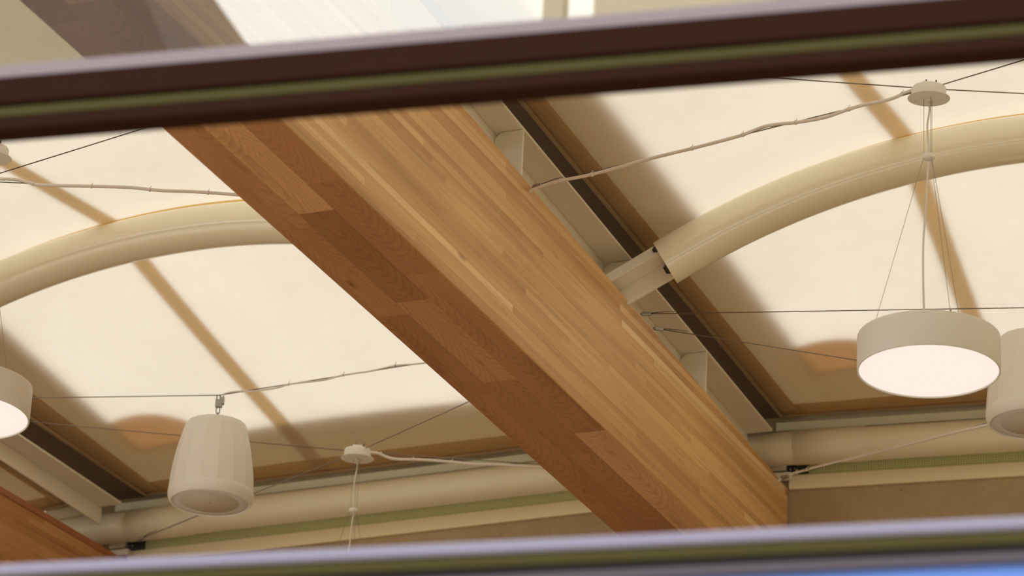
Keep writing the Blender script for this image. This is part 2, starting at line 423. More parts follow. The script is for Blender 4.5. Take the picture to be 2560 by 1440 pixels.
# ------------------------------------------------------------------ arched tubes
S1 = V((.701, 15.197, 8.331)); R1r, UA1, ZA1 = 3.6, 1.80, 8.855
S2 = V((-.07, 15.543, 8.331)); R2r, UA2, ZA2 = 4.0, 1.75, 8.914
def arcz(u, R, ua, za): return za - (R - math.sqrt(max(R * R - (u - ua) ** 2, .01)))
TR = .11
td1 = dirv(107.8); tn1 = dirv(17.8)
td2 = -dirv(116); tn2 = dirv(26)
def arch(S, td, fn, R, ua, za, u0, u1, label, strip, bolts):
    pts = []
    for i in range(49):
        u = u0 + (u1 - u0) * i / 48
        p = S + td * u; p.z = arcz(u, R, ua, za); pts.append(p)
    base = pts[0].copy()
    root = empty('arched_tube', base)
    b = MB(); b.tube(pts, TR, 40, caps=False)
    # wall thickness at the mouths and the recessed end plates
    for a, c in ((0, 1), (-1, -2)):
        ax = (pts[a] - pts[c]).normalized(); mid = pts[a] - ax * .0
        b.tube([mid, mid - ax * .02], [TR - .006, TR - .006], 40, caps=True)
        x = fn.cross(ax).normalized(); o = len(b.v)
        for r in (TR, TR - .006):
            b.v += [mid + (fn * math.cos(2 * math.pi * k / 40) + x * math.sin(2 * math.pi * k / 40)) * r for k in range(40)]
        for k in range(40): b.face((o + k, o + (k + 1) % 40, o + 40 + (k + 1) % 40, o + 40 + k))
    b.build('tube', M['tube'], root, loc=base)
    g = MB()
    gp = [p + ZUP * (TR + .001) for p in pts[3:-3]]
    o = len(g.v)
    for p in gp: g.v += [p + fn * .012 - ZUP * .004, p - fn * .012 - ZUP * .004, p - fn * .012 + ZUP * strip, p + fn * .012 + ZUP * strip]
    for i in range(len(gp) - 1):
        for k in range(4):
            k2 = (k + 1) % 4; g.face((o + i * 4 + k, o + i * 4 + k2, o + i * 4 + 4 + k2, o + i * 4 + 4 + k))
    tag(g.build('edge_strip', M['amber'], root, loc=base), 'thin amber strip between tube and membrane')
    if bolts:
        ax = (pts[0] - pts[1]).normalized(); f = -fn; d = ax.cross(f).normalized()
        if d.z > 0: d = -d
        for ff, hh in ((.078, -.045), (-.022, .012), (.02, .055)):
            m = MB(); c = pts[0] + f * ff + d * hh
            m.tube([c - ax * .012, c + ax * .012], .0145, 6); m.tube([c + ax * .012, c + ax * .020], .009, 10)
            tag(m.build('bolt', M['black'], root, loc=base), 'dark hexagonal bolt at the tube mouth')
    tag(root, label, 'tube', 'arched tubes carrying the membrane')
    return pts
pR = arch(S1, td1, tn1, R1r, UA1, ZA1, 0.0, 3.76, 'arched cream tube springing from the right of the big beam to upper right', .012, True)
pL = arch(S2, td2, tn2, R2r, UA2, ZA2, 0.0, 3.14, 'arched cream tube rising from the left edge behind the big oak beam', .017, False)
# stub brackets welded to the steel member
def stub(ptS, ptN, fn, root, az, rl, front):
    ax = (ptS - ptN).normalized(); f = -fn; d = ax.cross(f).normalized()
    if d.z > 0: d = -d
    b = MB(); A = (ax, f, d); L = .37
    b.box(ptS, A, (-.015, .050, -.070), (L, .072, -.022))
    b.box(ptS, A, (-.015, -.042, -.040), (L, .050, -.022))
    b.box(ptS, A, (-.015, -.062, -.070), (L, -.042, .062))
    rm = Matrix.Rotation(-rad(az), 4, 'Z'); inv = (Matrix.Translation(rl) @ rm).inverted()
    b.v = [inv @ p for p in b.v]
    tag(b.build('tube_bracket', M['steel'], root, bevel=.003), 'pale bracket of parallel plates holding the arched tube')
stub(pR[0], pR[1], tn1, st1, AZ1, M0, True)
stub(pL[0], pL[1], tn2, st1, AZ1, M0, True)

# ------------------------------------------------------------------ membrane bays
HEM = .146; SLM = .0445; EH = .004
def sgn(x): return (x > 0) - (x < 0)
def softmax0(x, k=.045): return .5 * (x + math.sqrt(x * x + k * k)) - 0.0
class Bay:
    """u 0..1 left to right, v 0 far edge, 1 arch, 2 near edge"""
    def __init__(s, Lp, Lb, Rp, Rb, wp, wn, Sp, Sn, tubez, nearL):
        s.Lp, s.Lb, s.Rp, s.Rb = Lp, Lb, Rp, Rb
        s.tubez = tubez
        def hit(P, B, q, n): return (q - P).dot(n) / B.dot(n)
        farq = wp - wn * .125
        s.tL = [hit(Lp, Lb, farq, wn), hit(Lp, Lb, Sp, Sn), -nearL]
        s.tR = [hit(Rp, Rb, farq, wn), hit(Rp, Rb, Sp, Sn), -nearL]
        s.fz = ZF + HEM + .045
    def edge(s, side, v):
        P, B, t = (s.Lp, s.Lb, s.tL) if side == 0 else (s.Rp, s.Rb, s.tR)
        tt = t[0] + (t[1] - t[0]) * v if v <= 1 else t[1] + (t[2] - t[1]) * (v - 1)
        p = P + B * tt; z = ZF + HEM - SLM * tt
        if v < .06: z += 0
        return V((p.x, p.y, z))
    def plan(s, u, v):
        a, c = s.edge(0, v), s.edge(1, v); return a.lerp(c, u)
    def pt(s, u, v, dz=0):
        p = s.plan(u, v)
        pa = s.plan(u, 1.0)
        bump = softmax0(s.tubez(pa) - pa.z, .05) * min(1, 8 * u * (1 - u) / .35)
        g = v * (.80 + .20 * v) if v <= 1 else max(0, (2 - v)) * (.80 + .20 * (2 - v))
        p.z += bump * g + dz
        return p
    def lenv(s, u): return (s.plan(u, 0) - s.plan(u, 1)).length, (s.plan(u, 1) - s.plan(u, 2)).length
    def width(s, v): return (s.edge(0, v) - s.edge(1, v)).length
def patch(b, bay, us, vs, dz, thick, m=0):
    """us(v)->list of u, vs list of v"""
    rows = [[bay.pt(u, v, dz) for u in us(v)] for v in vs]
    o = len(b.v); nu = len(rows[0]); nv = len(rows)
    for r in rows: b.v += r
    top = len(b.v) - o
    if thick:
        for r in rows: b.v += [p + ZUP * thick for p in r]
    for j in range(nv - 1):
        for i in range(nu - 1):
            a = o + j * nu + i; q = (a, a + 1, a + 1 + nu, a + nu)
            b.face(q, m, True)
            if thick: b.face([x + top for x in q[::-1]], m, True)
    if thick:
        for j in range(nv - 1):
            for i in (0, nu - 1):
                a = o + j * nu + i; b.face((a, a + nu, a + nu + top, a + top), m)
        for i in range(nu - 1):
            for j in (0, nv - 1):
                a = o + j * nu + i; b.face((a, a + 1, a + 1 + top, a + top), m)
def lin_(a, c, n): return [a + (c - a) * i / (n - 1) for i in range(n)]
def make_bay(bay, label, seams, withpatch, flabel, shade_widths):
    loc = bay.pt(.5, 0)
    root = empty('roof_membrane', loc)
    vs = lin_(0, 1, 33) + lin_(1, 2, 33)[1:]
    b = MB(); patch(b, bay, lambda v: lin_(0, 1, 65), vs, 0, 0)
    b.build('fabric', M['membrane'], root, loc=loc)
    # hem: doubled edge strips just under the fabric
    def off(v, d): return d / bay.width(v)
    hl = .10
    def hem(usf, vss, nm='hem'):
        h = MB(); patch(h, bay, usf, vss, -.004, .003); tag(h.build(nm, M['hem'], root, loc=loc), 'tan doubled hem along the edge')
    hem(lambda v: lin_(0.0005, off(v, hl), 6), vs)
    hem(lambda v: lin_(1 - off(v, hl), .9995, 6), vs)
    lv = bay.lenv(.5)[0]
    hem(lambda v: lin_(off(v, hl), 1 - off(v, hl), 60), lin_(.001, .135 / lv, 5))
    for us, ue, un in seams:
        uu = lambda v: us + (ue - us) * v if v <= 1 else ue + (un - ue) * (v - 1)
        sm = MB(); patch(sm, bay, lambda v: lin_(uu(v) - off(v, .048), uu(v) + off(v, .048), 5), vs, .014, .002)
        tag(sm.build('seam_strip', M['seam'], root, loc=loc), 'tan overlapped seam between two fabric panels')
    if withpatch:
        for side in ((0,) if withpatch == 1 else (0, 1)):
            uc, dv = (.43 if withpatch == 1 else .37), .47
            p0 = bay.pt(off(.2, uc) if side == 0 else 1 - off(.2, uc), dv / lv)
            dm = MB(); o = 0; rr = .32; wv = bay.width(.2); N = 40; rings = 7
            for j in range(rings + 1):
                for k in range(N):
                    a = 2 * math.pi * k / N; q = rr * j / rings
                    u = max(uc + q * math.cos(a), (shade_widths[0] if side == 0 else shade_widths[1]) - .022) / wv; v = max(dv + q * math.sin(a), .448) / lv
                    if side: u = 1 - u
                    dm.v.append(bay.pt(min(max(u, .002), .998), max(v, .004), .03))
            for j in range(rings):
                for k in range(N): dm.face((j * N + k, j * N + (k + 1) % N, (j + 1) * N + (k + 1) % N, (j + 1) * N + k), 0, True)
            tag(dm.build('corner_patch', M['patch'], root, loc=loc), 'round orange reinforcing patch near the corner')
    # clamp profiles along the edges
    for side in (0, 1):
        sg = 1 if side == 0 else -1
        c = MB(); nn = n_of(bay, side)
        pp = [bay.edge(side, v) for v in vs]
        o = 0
        for p in pp: c.v += [p - nn * .012 - ZUP * .014, p + nn * .006 - ZUP * .014, p + nn * .006 + ZUP * .004, p - nn * .012 + ZUP * .004]
        for i in range(len(pp) - 1):
            for k in range(4):
                k2 = (k + 1) % 4; c.face((i * 4 + k, i * 4 + k2, i * 4 + 4 + k2, i * 4 + 4 + k))
        tag(c.build('clamp_profile', M['clamp'], root, loc=loc), 'thin bronze clamp along the beam side')
    c = MB(); a, e = bay.edge(0, 0), bay.edge(1, 0); dx = (e - a).normalized(); dn = dx.cross(ZUP)
    if dn.y > 0: dn = -dn
    c.box(a, (dx, dn, ZUP), (-.01, -.008, -.012), ((e - a).length + .01, .012, .004))
    tag(c.build('clamp_profile', M['clamp'], root, loc=loc), 'thin bronze clamp along the wall side')
    tag(root, label, 'roof membrane', 'translucent membrane bays')
    # translucent strips added out of sight to cast the shaded edge bands
    fr = empty('added_shade_strip', loc + ZUP * .1)
    dL, dR, dF = shade_widths
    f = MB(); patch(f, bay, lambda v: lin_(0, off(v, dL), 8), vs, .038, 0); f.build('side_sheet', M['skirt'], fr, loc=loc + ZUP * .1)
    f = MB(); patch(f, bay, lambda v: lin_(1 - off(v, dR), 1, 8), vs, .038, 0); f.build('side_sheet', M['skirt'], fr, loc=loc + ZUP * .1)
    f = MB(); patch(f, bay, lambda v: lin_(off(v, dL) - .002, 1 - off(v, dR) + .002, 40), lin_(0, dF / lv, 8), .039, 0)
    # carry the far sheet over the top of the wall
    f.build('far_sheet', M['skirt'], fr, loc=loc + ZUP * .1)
    f = MB(); far = [bay.pt(u, 0, .057) for u in lin_(0, 1, 20)]; wnv = -dn
    o = len(f.v)
    for p in far: f.v += [p, p + wnv * .118, p + wnv * .118 + ZUP * .01, p + ZUP * .01]
    for i in range(19):
        for k in range(4):
            k2 = (k + 1) % 4; f.face((o + i * 4 + k, o + i * 4 + k2, o + i * 4 + 4 + k2, o + i * 4 + 4 + k))
    f.build('cover_sheet', M['dark'], fr, loc=loc + ZUP * .1)
    tag(fr, flabel, 'fabric strip', 'added shade strips above the membrane edges')
def n_of(bay, side):
    B = bay.Lb if side == 0 else bay.Rb
    n = V((B.y, -B.x, 0)); return n if side == 0 else -n
def tubez_right(p):
    u = (p - S1).dot(td1); u = min(max(u, 0), 3.7); return arcz(u, R1r, UA1, ZA1) + TR + .014
def tubez_left(p):
    u = (p - S2).dot(td2); u = min(max(u, 0), 3.56); return arcz(u, R2r, UA2, ZA2) + TR + .019
bayR = Bay(E1 + n1 * EH, b1, E3 - n3 * EH, b3, WR, wrn, S1, tn1, tubez_right, 7.0)
bayL = Bay(E2 + n2 * EH, b2, E1 - n1 * (W1 + EH), b1, WL, wln, S2, tn2, tubez_left, 7.0)
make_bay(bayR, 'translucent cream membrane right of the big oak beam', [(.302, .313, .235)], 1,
         'added fabric strips casting the shaded band along the right membrane edges', (.325, .345, .47))
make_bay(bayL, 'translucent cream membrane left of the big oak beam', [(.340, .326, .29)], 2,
         'added fabric strips casting the shaded band along the left membrane edges', (.245, .345, .47))
# third bay, beyond the left beam
AZ4 = 35.0; b4 = dirv(AZ4); n4 = V((b4.y, -b4.x, 0))
W3 = WL + wl * (-((WL - (E2 - n2 * W1)).dot(wl))) ; W3.z = 0
wf = dirv(124.0); wfn = dirv(34.0)
def linehit(P, B, q, n): return P + B * ((q - P).dot(n) / B.dot(n))
CL2 = linehit(E2 - n2 * W1, b2, WL, wln); CL2.z = 0
E4 = E2 - n2 * W1 - wf * 3.8; E4.z = ZF
S3 = (E2 - n2 * W1) - b2 * 2.2
bayF = Bay(E4 + n4 * EH, b4, E2 - n2 * (W1 + EH), b2, CL2, wfn, S3, wfn,
           lambda p: 8.9 - .11 * ((p - S3).dot(-wf) - 1.9) ** 2, 6.0)
make_bay(bayF, 'strip of translucent membrane glimpsed left of the reddish oak beam', [], 0,
         'added fabric strips shading the membrane beyond the reddish beam', (.345, 1.6, 1.6))

# sheets closing the roof above the timber beams
for nm, (P, n, az, lab) in {'main': (E1, n1, b1, 'dark roof sheet bridging above the big middle oak beam'),
                         'left': (E2, n2, b2, 'dark roof sheet bridging above the reddish oak beam')}.items():
    b = MB(); o = P - n * W1 / 2; sl = V((az.x, az.y, -SL))
    b.box(V((o.x, o.y, ZF + HEM + .045)), (n, sl, ZUP), (-.30, -9.6, 0), (.30, .75, .012))
    tag(b.build('roof_sheet', M['dark'], loc=V((o.x, o.y, ZF))), lab, 'roof sheet', 'dark sheets above the beams')

# ------------------------------------------------------------------ the wall end of each bay
def wallbox(name, A, d, n, x0, x1, dep0, dep1, z0, z1, mat, parent=None, loc=None, bevel=0, kind=None):
    b = MB(); b.box(V((A.x, A.y, 0)), (d, -n, ZUP), (x0, dep0, z0), (x1, dep1, z1))
    return b.build(name, mat, parent, loc=loc if loc is not None else V((A.x, A.y, 0)) + ZUP * z0, bevel=bevel)
LR = (V((E3.x, E3.y, 0)) - WR).dot(wr) + .5
CLm = linehit(M0 - n1 * W1, b1, WL, wln); CLm.z = 0      # wall meets left face of main beam
LLen = (CLm - CL2).length
tag(wallbox('wall_far_right', WR, wr, wrn, -.25, LR, -.25, 0, 0, 8.56, M['concrete']), kind='structure')
tag(wallbox('wall_far_left', CLm, wl, wln, -LLen - W1 * .6, .26, -.25, 0, 0, 8.56, M['concrete']), kind='structure')
tag(wallbox('wall_far_end', CL2, wf, wfn, -5.2, .1 - W1 * .98, -.25, 0, 0, 8.56, M['concrete']), kind='structure')
def wall_trim(A, d, n, x0, x1, ids, labs):
    tag(wallbox('trim_%d' % ids[0], A, d, n, x0, x1, 0.0, .02, 8.105, 8.181, M['cream'], bevel=.003), kind='structure')
    g = wallbox('trim_%d' % ids[1], A, d, n, x0 + .0, x1, 0.0, .008, 8.1815, 8.33, M['green']); tag(g, kind='structure')
    g = wallbox('trim_%d' % ids[2], A, d, n, x0 - .05, x1, .085, .118, 8.390, 8.437, M['trim'], bevel=.003); tag(g, kind='structure')
    g = wallbox('trim_%d' % ids[3], A, d, n, x0 - .05, x1, .02, .085, 8.415, 8.437, M['trim']); tag(g, kind='structure')
wall_trim(WR, wr, wrn, .004, LR - .25, (1, 2, 3, 4), '')
wall_trim(CLm, wl, wln, -3.475, -.004, (5, 6, 7, 8), '')
wall_trim(CL2, wf, wfn, -4.6, -W1 - .01, (9, 10, 11, 12), '')

# long horizontal pipe under the membrane edge
PO, PZ, PRr = .13, 8.287, .0875
def pline(A, n): return A - n * PO
cR = V((0, 0, 0))
def isect(A, d, B, e):
    t = ((B.x - A.x) * e.y - (B.y - A.y) * e.x) / (d.x * e.y - d.y * e.x); return A + d * t
k1 = isect(pline(WR, wrn), wr, pline(CLm, wln), wl); k2 = isect(pline(CLm, wln), wl, pline(CL2, wfn), wf)
path = [pline(WR, wrn) + wr * (LR - .62), k1 + wr * .12, k1, k1 - wl * .12, k2 + wl * .12, k2, k2 - wf * .12, pline(CL2, wfn) - wf * 3.6]
path = [V((p.x, p.y, PZ)) for p in path]
loc = path[1]; proot = empty('horizontal_pipe', loc)
b = MB(); b.tube(path, PRr, 40); b.build('pipe', M['pipe'], proot, loc=loc)
def sleeve(A, d, n, x0, x1, r=PRr + .003):
    a = pline(A, n) + d * x0; c = pline(A, n) + d * x1; a.z = c.z = PZ
    s = MB(); s.tube([a, a + d * .0015, c - d * .0015, c], [r - .003, r, r, r - .003], 40)
    tag(s.build('pipe_sleeve', M['pipe'], proot, loc=loc), 'short sleeve covering a pipe joint')
sleeve(WR, wr, wrn, .06, .43)
sleeve(CLm, wl, wln, -3.40, -3.02)
tag(proot, 'long horizontal cream pipe along the top of the concrete wall', 'pipe')

# small brackets where the fascias stop at the beams
def end_bracket(A, d, n, x, label, blue):
    root = empty('wall_bracket', V((A.x, A.y, 8.15)) + d * x)
    lo = root.location
    b = MB(); B = V((A.x, A.y, 0))
    b.box(B, (d, -n, ZUP), (x - .105, .0, 8.20), (x, .05, 8.245)); b.build('plate', M['steel'], root, loc=lo, bevel=.003)
    b = MB(); b.box(B, (d, -n, ZUP), (x - .13, .021, 8.150), (x + .03, .06, 8.185)); b.build('plate', M['steel'], root, loc=lo, bevel=.003)
    b = MB(); b.box(B, (d, -n, ZUP), (x + .004, .009, 8.188), (x + .11, .03, 8.24)); tag(b.build('gap_cover', M['black'], root, loc=lo), 'black end cover beside the green strip')
    for i, xx in enumerate((.02, .045)):
        b = MB(); b.tube([B + d * (x + xx) - n * .026 + ZUP * 8.205, B + d * (x + xx) - n * .045 + ZUP * 8.205], .006, 8); b.build('bolt', M['metal'], root, loc=lo)
    return tag(root, label, 'bracket', 'end brackets of the fascias')
end_bracket(WR, wr, wrn, -.005, 'small cream bracket with black end cover right of the big beam tip', False)
br = end_bracket(CLm, wl, wln, -3.48, 'small cream bracket with black end cover beside the reddish beam tip', True)

# ------------------------------------------------------------------ suspension cables
ZC = 8.22
def onplaneline(x, y, a, c):
    """point of the vertical plane through a,c"""
    d = (c - a); n = V((d.y, -d.x, 0)).normalized(); return onp(x, y, a, n)
def clamp_parts(root, loc, p, d, tail=.14, hook=True):
    d = d.normalized(); side = V((d.y, -d.x, 0)).normalized()
    b = MB(); b.box(p, (d, side, ZUP), (-.024, -.008, -.009), (.022, .008, .008)); b.build('end_clamp', M['metal'], root, loc=loc, bevel=.004)
    b = MB(); t = d + V((0, 0, .05)) + side * .06
    b.tube([p + d * .02 + ZUP * .004, p + t * tail * .6 + ZUP * .004, p + t * tail], .0022, 6); b.build('wire_tail', M['wire'], root, loc=loc)
def cable(pts, label, r=.0026, clamp=(), name='suspension_cable', cord=None, ties=None, cordr=.0075, clabel=None):
    pts = [V(p) for p in pts]; loc = pts[0].copy(); root = empty(name, loc)
    b = MB(); b.tube(pts, r, 8); b.build('wire_rope', M['wire'], root, loc=loc)
    for i in clamp:
        q = pts[0] if i == 0 else pts[-1]; d = (pts[1] - pts[0]) if i == 0 else (pts[-2] - pts[-1])
        clamp_parts(root, loc, q + d.normalized() * .03, d)
    tag(root, label, 'cable', 'wire ropes between the beams')
    if cord:
        a, c = pts[0], pts[1]
        P = smooth_path([onplaneline(x, y, a, c) for x, y in cord]); lc = P[0].copy()
        cr = empty('power_cord', lc); k = MB(); k.tube(P, cordr, 10); k.build('sheath', M['cord'], cr, loc=lc)
        for x in ties or []:
            q = min(P, key=lambda p: abs(proj(p)[0] - x)); i = P.index(q)
            t = (P[min(i + 1, len(P) - 1)] - P[max(i - 1, 0)]).normalized()
            m = MB(); m.tube([q - t * .003, q + t * .003], cordr + .0025, 10); m.tube([q + ZUP * .004, q + ZUP * .018 + t * .004], .0016, 5)
            m.build('cable_tie', M['cord'], cr, loc=lc)
        tag(cr, clabel, 'cord', 'white cords tied along the wire ropes')
def proj(p):
    v = p - CAM; w = v.dot(fw); return (1280 + F * v.dot(RT) / w, 720 - F * v.dot(UP) / w)
def face_pt(x, y, off=.012):            # on the right face of the main beam
    return onp(x, y, M0 + n1 * off, n1)
def extend(a, c, P, n):                  # run the line a->c on to a vertical plane
    d = c - a; return a + d * ((P - a).dot(n) / d.dot(n))
C1 = atz(2322, 247, 8.195); C2 = atz(893, 1147, 8.195)
ZD = 6.999
DL = atz(-95, 1041, ZD); C3 = V((DL.x, DL.y, 8.195))
T3 = E3 - n3 * .0                      # plane of the right hand wall
c1 = C1 + ZUP * .046; c2 = C2 + ZUP * .040; c3 = C3 + ZUP * .036
SPK = atz(548, 988, ZC); SPK2 = atz(2579, 769, ZC)
def rim(c, toward, r=.066):
    d = (toward - c); d.z = 0; return c + d.normalized() * r
# right bay
a = face_pt(1330, 468); q = rim(c1, a)
cable([a, q], 'wire rope from the upper big beam to the right ceiling rose, white cord beside it', clamp=(0,),
      cord=[(1322, 480), (1345, 468), (1400, 452), (1480, 436), (1620, 398), (1730, 371), (1800, 353), (1857, 337), (1906, 318), (1941, 311), (1990, 306), (2060, 294), (2122, 273), (2164, 261), (2206, 253), (2237, 244), (2260, 233), (2285, 224)],
      ties=(1400, 1476, 1732, 1860, 1992, 2124, 2202, 2256), clabel='wavy white cord from the big beam to the right ceiling rose')
e = atz(2560, 150, c1.z); cable([rim(c1, e), extend(rim(c1, e), e, T3, n3)], 'wire rope leaving the right ceiling rose towards the upper right corner')
e = atz(1790, 185, c1.z); cable([rim(c1, e), extend(c1, e, M0 + n1 * .01, n1)], 'wire rope running left from the right ceiling rose to behind the dark rail')
e = atz(2560, 234, c1.z); cable([rim(c1, e), extend(rim(c1, e), e, T3, n3)], 'nearly level wire rope leaving the right ceiling rose to the right edge')
a = face_pt(1600, 785); cable([a, SPK2], 'nearly level wire rope passing behind the lit right drum lamp', clamp=(0,))
a = face_pt(1632, 820); e = onp(2140, 900, a, dirv(0)); e = atz(2140, 900, 8.222)
cable([a, extend(a, e, WR - wrn * .235, wrn)], 'wire rope dropping from the big beam to the left side of the right drum lamp', clamp=(0,))
a = face_pt(1950, 1195, .03); e = atz(2480, 1055, 8.22)
cable([a, e + (e - a) * .9], 'wire rope rising from the big beam tip to the right loudspeaker', clamp=(0,),
      cord=[(1944, 1203), (1960, 1192), (2000, 1179), (2060, 1163), (2140, 1143), (2210, 1126), (2300, 1103), (2400, 1078), (2478, 1060), (2600, 1027)],
      ties=(1995, 2016, 2056, 2120), clabel='white cord rising from the big beam tip to the right loudspeaker')
# left bay: right hand ends on the hidden left face of the main beam
PL, NL = M0 - n1 * (W1 + .01), n1
def leftface(a, e): return extend(a, e, PL, NL)
e = atz(395, 310, c3.z); s0 = atz(0, 433, c3.z)
cable([s0 + (s0 - e).normalized() * .08, leftface(s0, e)], 'dark wire rope from the left edge up to the top of the big beam', clamp=())
s0 = atz(0, 455, c3.z); e = atz(600, 484, c3.z)
cable([s0 + (s0 - e).normalized() * .1, leftface(s0, e)], 'wire rope above the left arched tube with a white cord tied under it',
      cord=[(-40, 446), (0, 447), (40, 449), (75, 457), (110, 463), (250, 466), (330, 469), (400, 476), (500, 480), (620, 489)],
      ties=(82, 222, 371, 519), clabel='white cord tied under the wire rope above the left arched tube')
e = atz(1070, 905, ZC)
cable([SPK, leftface(SPK, e)], 'wire rope from the left loudspeaker hook up to the big beam, cord beside it', cordr=.0042,
      cord=[(562, 984), (590, 979), (640, 977), (690, 970), (722, 961), (760, 956), (810, 950), (858, 938), (930, 927), (988, 914), (1030, 911), (1075, 906)],
      ties=(605, 724, 857, 987), clabel='thin white cord from the left loudspeaker hook to the big beam')
e = atz(80, 995, ZC); cable([SPK, extend(SPK, e, E2, n2)], 'level wire rope from the left loudspeaker hook to the left drum lamp')
e = atz(80, 1055, c2.z); cable([rim(c2, e), extend(rim(c2, e), e, E2, n2)], 'wire rope from the lower ceiling rose behind the left loudspeaker to the left')
e = atz(1380, 1163, c2.z); s0 = rim(c2, e)
cable([s0, extend(s0, e, WL - wln * .235, wln)], 'wire rope from the lower ceiling rose right to the big beam',
      cord=[(925, 1131), (948, 1134), (965, 1142), (990, 1148), (1040, 1149), (1080, 1151), (1130, 1155), (1180, 1160), (1250, 1162), (1330, 1167), (1400, 1172)],
      ties=(952, 1033, 1126), clabel='white cord from the lower ceiling rose right to the big beam')
e = atz(1170, 1005, c2.z); s0 = rim(c2, e); cable([s0, leftface(s0, e)], 'wire rope slanting up from the lower ceiling rose to the big beam')
e = atz(640, 1238, c2.z); s0 = rim(c2, e); w_ = extend(s0, e, WL - wln * .05, wln)
w_ = onp(345, 1349, WL - wln * .235, wln)
cable([s0, w_], 'wire rope slanting down behind the left loudspeaker to the wall', clamp=(1,))

# ------------------------------------------------------------------ pendant drum lamps
def pendant(C, zd, zs, label, tilt, rl=.281):
    root = empty('pendant_lamp', V((C.x, C.y, zd)))
    H = C.z - zd; hs = zs - zd
    tm = Matrix.Rotation(rad(tilt), 3, 'X')
    b = MB(); o = V((0, 0, H))
    b.lathe([(.0, .0), (.086, .0), (.086, .003), (.0, .003)], 48, 0, o, rot=tm, smooth=False)
    b.lathe([(.069, .003), (.070, .008), (.070, .043), (.066, .050), (.0, .051)], 48, 0, o, rot=tm)
    b.box(o + V((0, 0, .049)), LX, (-.026, -.012, 0), (.022, .012, .026))
    cn = b.build('ceiling_rose', M['white'], root, bevel=.001)
    for x in (.028, -.012):
        t = MB(); t.tube([o + V((x, 0, .050)), o + V((x + .002, 0, .086))], .0035, 6); tag(t.build('toggle', M['black'], cn), 'dark toggle on top of the rose')
    # spacer
    b = MB(); b.lathe([(.0, -.010), (.022, -.010), (.025, -.007), (.025, .008), (.022, .010), (.0, .010)], 32, 0, V((0, 0, hs)))
    b.build('cord_spacer', M['white'], root)
    hd = .149
    pts = [V((0, 0, H + .002)), V((.003, 0, H - .05)), V((-.006, 0, hs + (H - hs) * .5)), V((.002, 0, hs)), V((-.004, 0, hs - .06)), V((-.010, 0, hs - .2)), V((-.022, 0, hs - (hs - hd) * .5)), V((-.020, 0, hd + .15)), V((-.009, 0, hd - .02))]
    b = MB(); b.tube(smooth_path(pts, 6), .0042, 10); b.build('cord', M['cord'], root)
    b = MB(); b.tube([V((0, 0, H + .001)), V((0, 0, H - .012))], .008, 12); b.build('cord_grip', M['white'], root)
    for a in (164, 44, -76):
        ca, sa = math.cos(rad(a)), math.sin(rad(a))
        t = MB(); t.tube([V((.020 * ca, .020 * sa, H)), V((.020 * ca, .020 * sa, hs)), V((.235 * ca, .235 * sa, hd - .002))], .0011, 6)
        w = t.build('suspension_wire', M['thin'], root)
        t = MB(); t.tube([V((.235 * ca, .235 * sa, hd - .006)), V((.233 * ca, .233 * sa, hd + .022))], .004, 8); t.build('wire_hook', M['metal'], w)
    # drum
    b = MB(); R = rl
    b.lathe([(0, hd - .002), (R - .006, hd - .002), (R - .001, hd - .004), (R, hd - .008), (R, .003), (R - .0015, 0), (R - .006, 0), (R - .0075, .002), (R - .0075, .012), (0, .012)], 96, 0)
    tag(b.build('drum_shade', M['white'], root), 'grey white drum housing')
    b = MB(); b.lathe([(.0, .0035), (R - .012, .0042), (R - .0076, .006)], 96, 0)
    tag(b.build('diffuser', M['lamp'], root), 'glowing round opal diffuser')
    return tag(root, label, 'pendant lamp', 'white drum pendant lamps')
pendant(C1, ZD, 7.934, 'lit drum pendant lamp hanging at the right in front of a loudspeaker', 5)
pendant(C3, ZD, 7.934, 'lit drum pendant lamp cut off by the left edge of the picture', 3)
pendant(C2, ZD, 7.909, 'pendant lamp with small rose in the lower middle, its drum hidden by the bottom rail', 3.5)

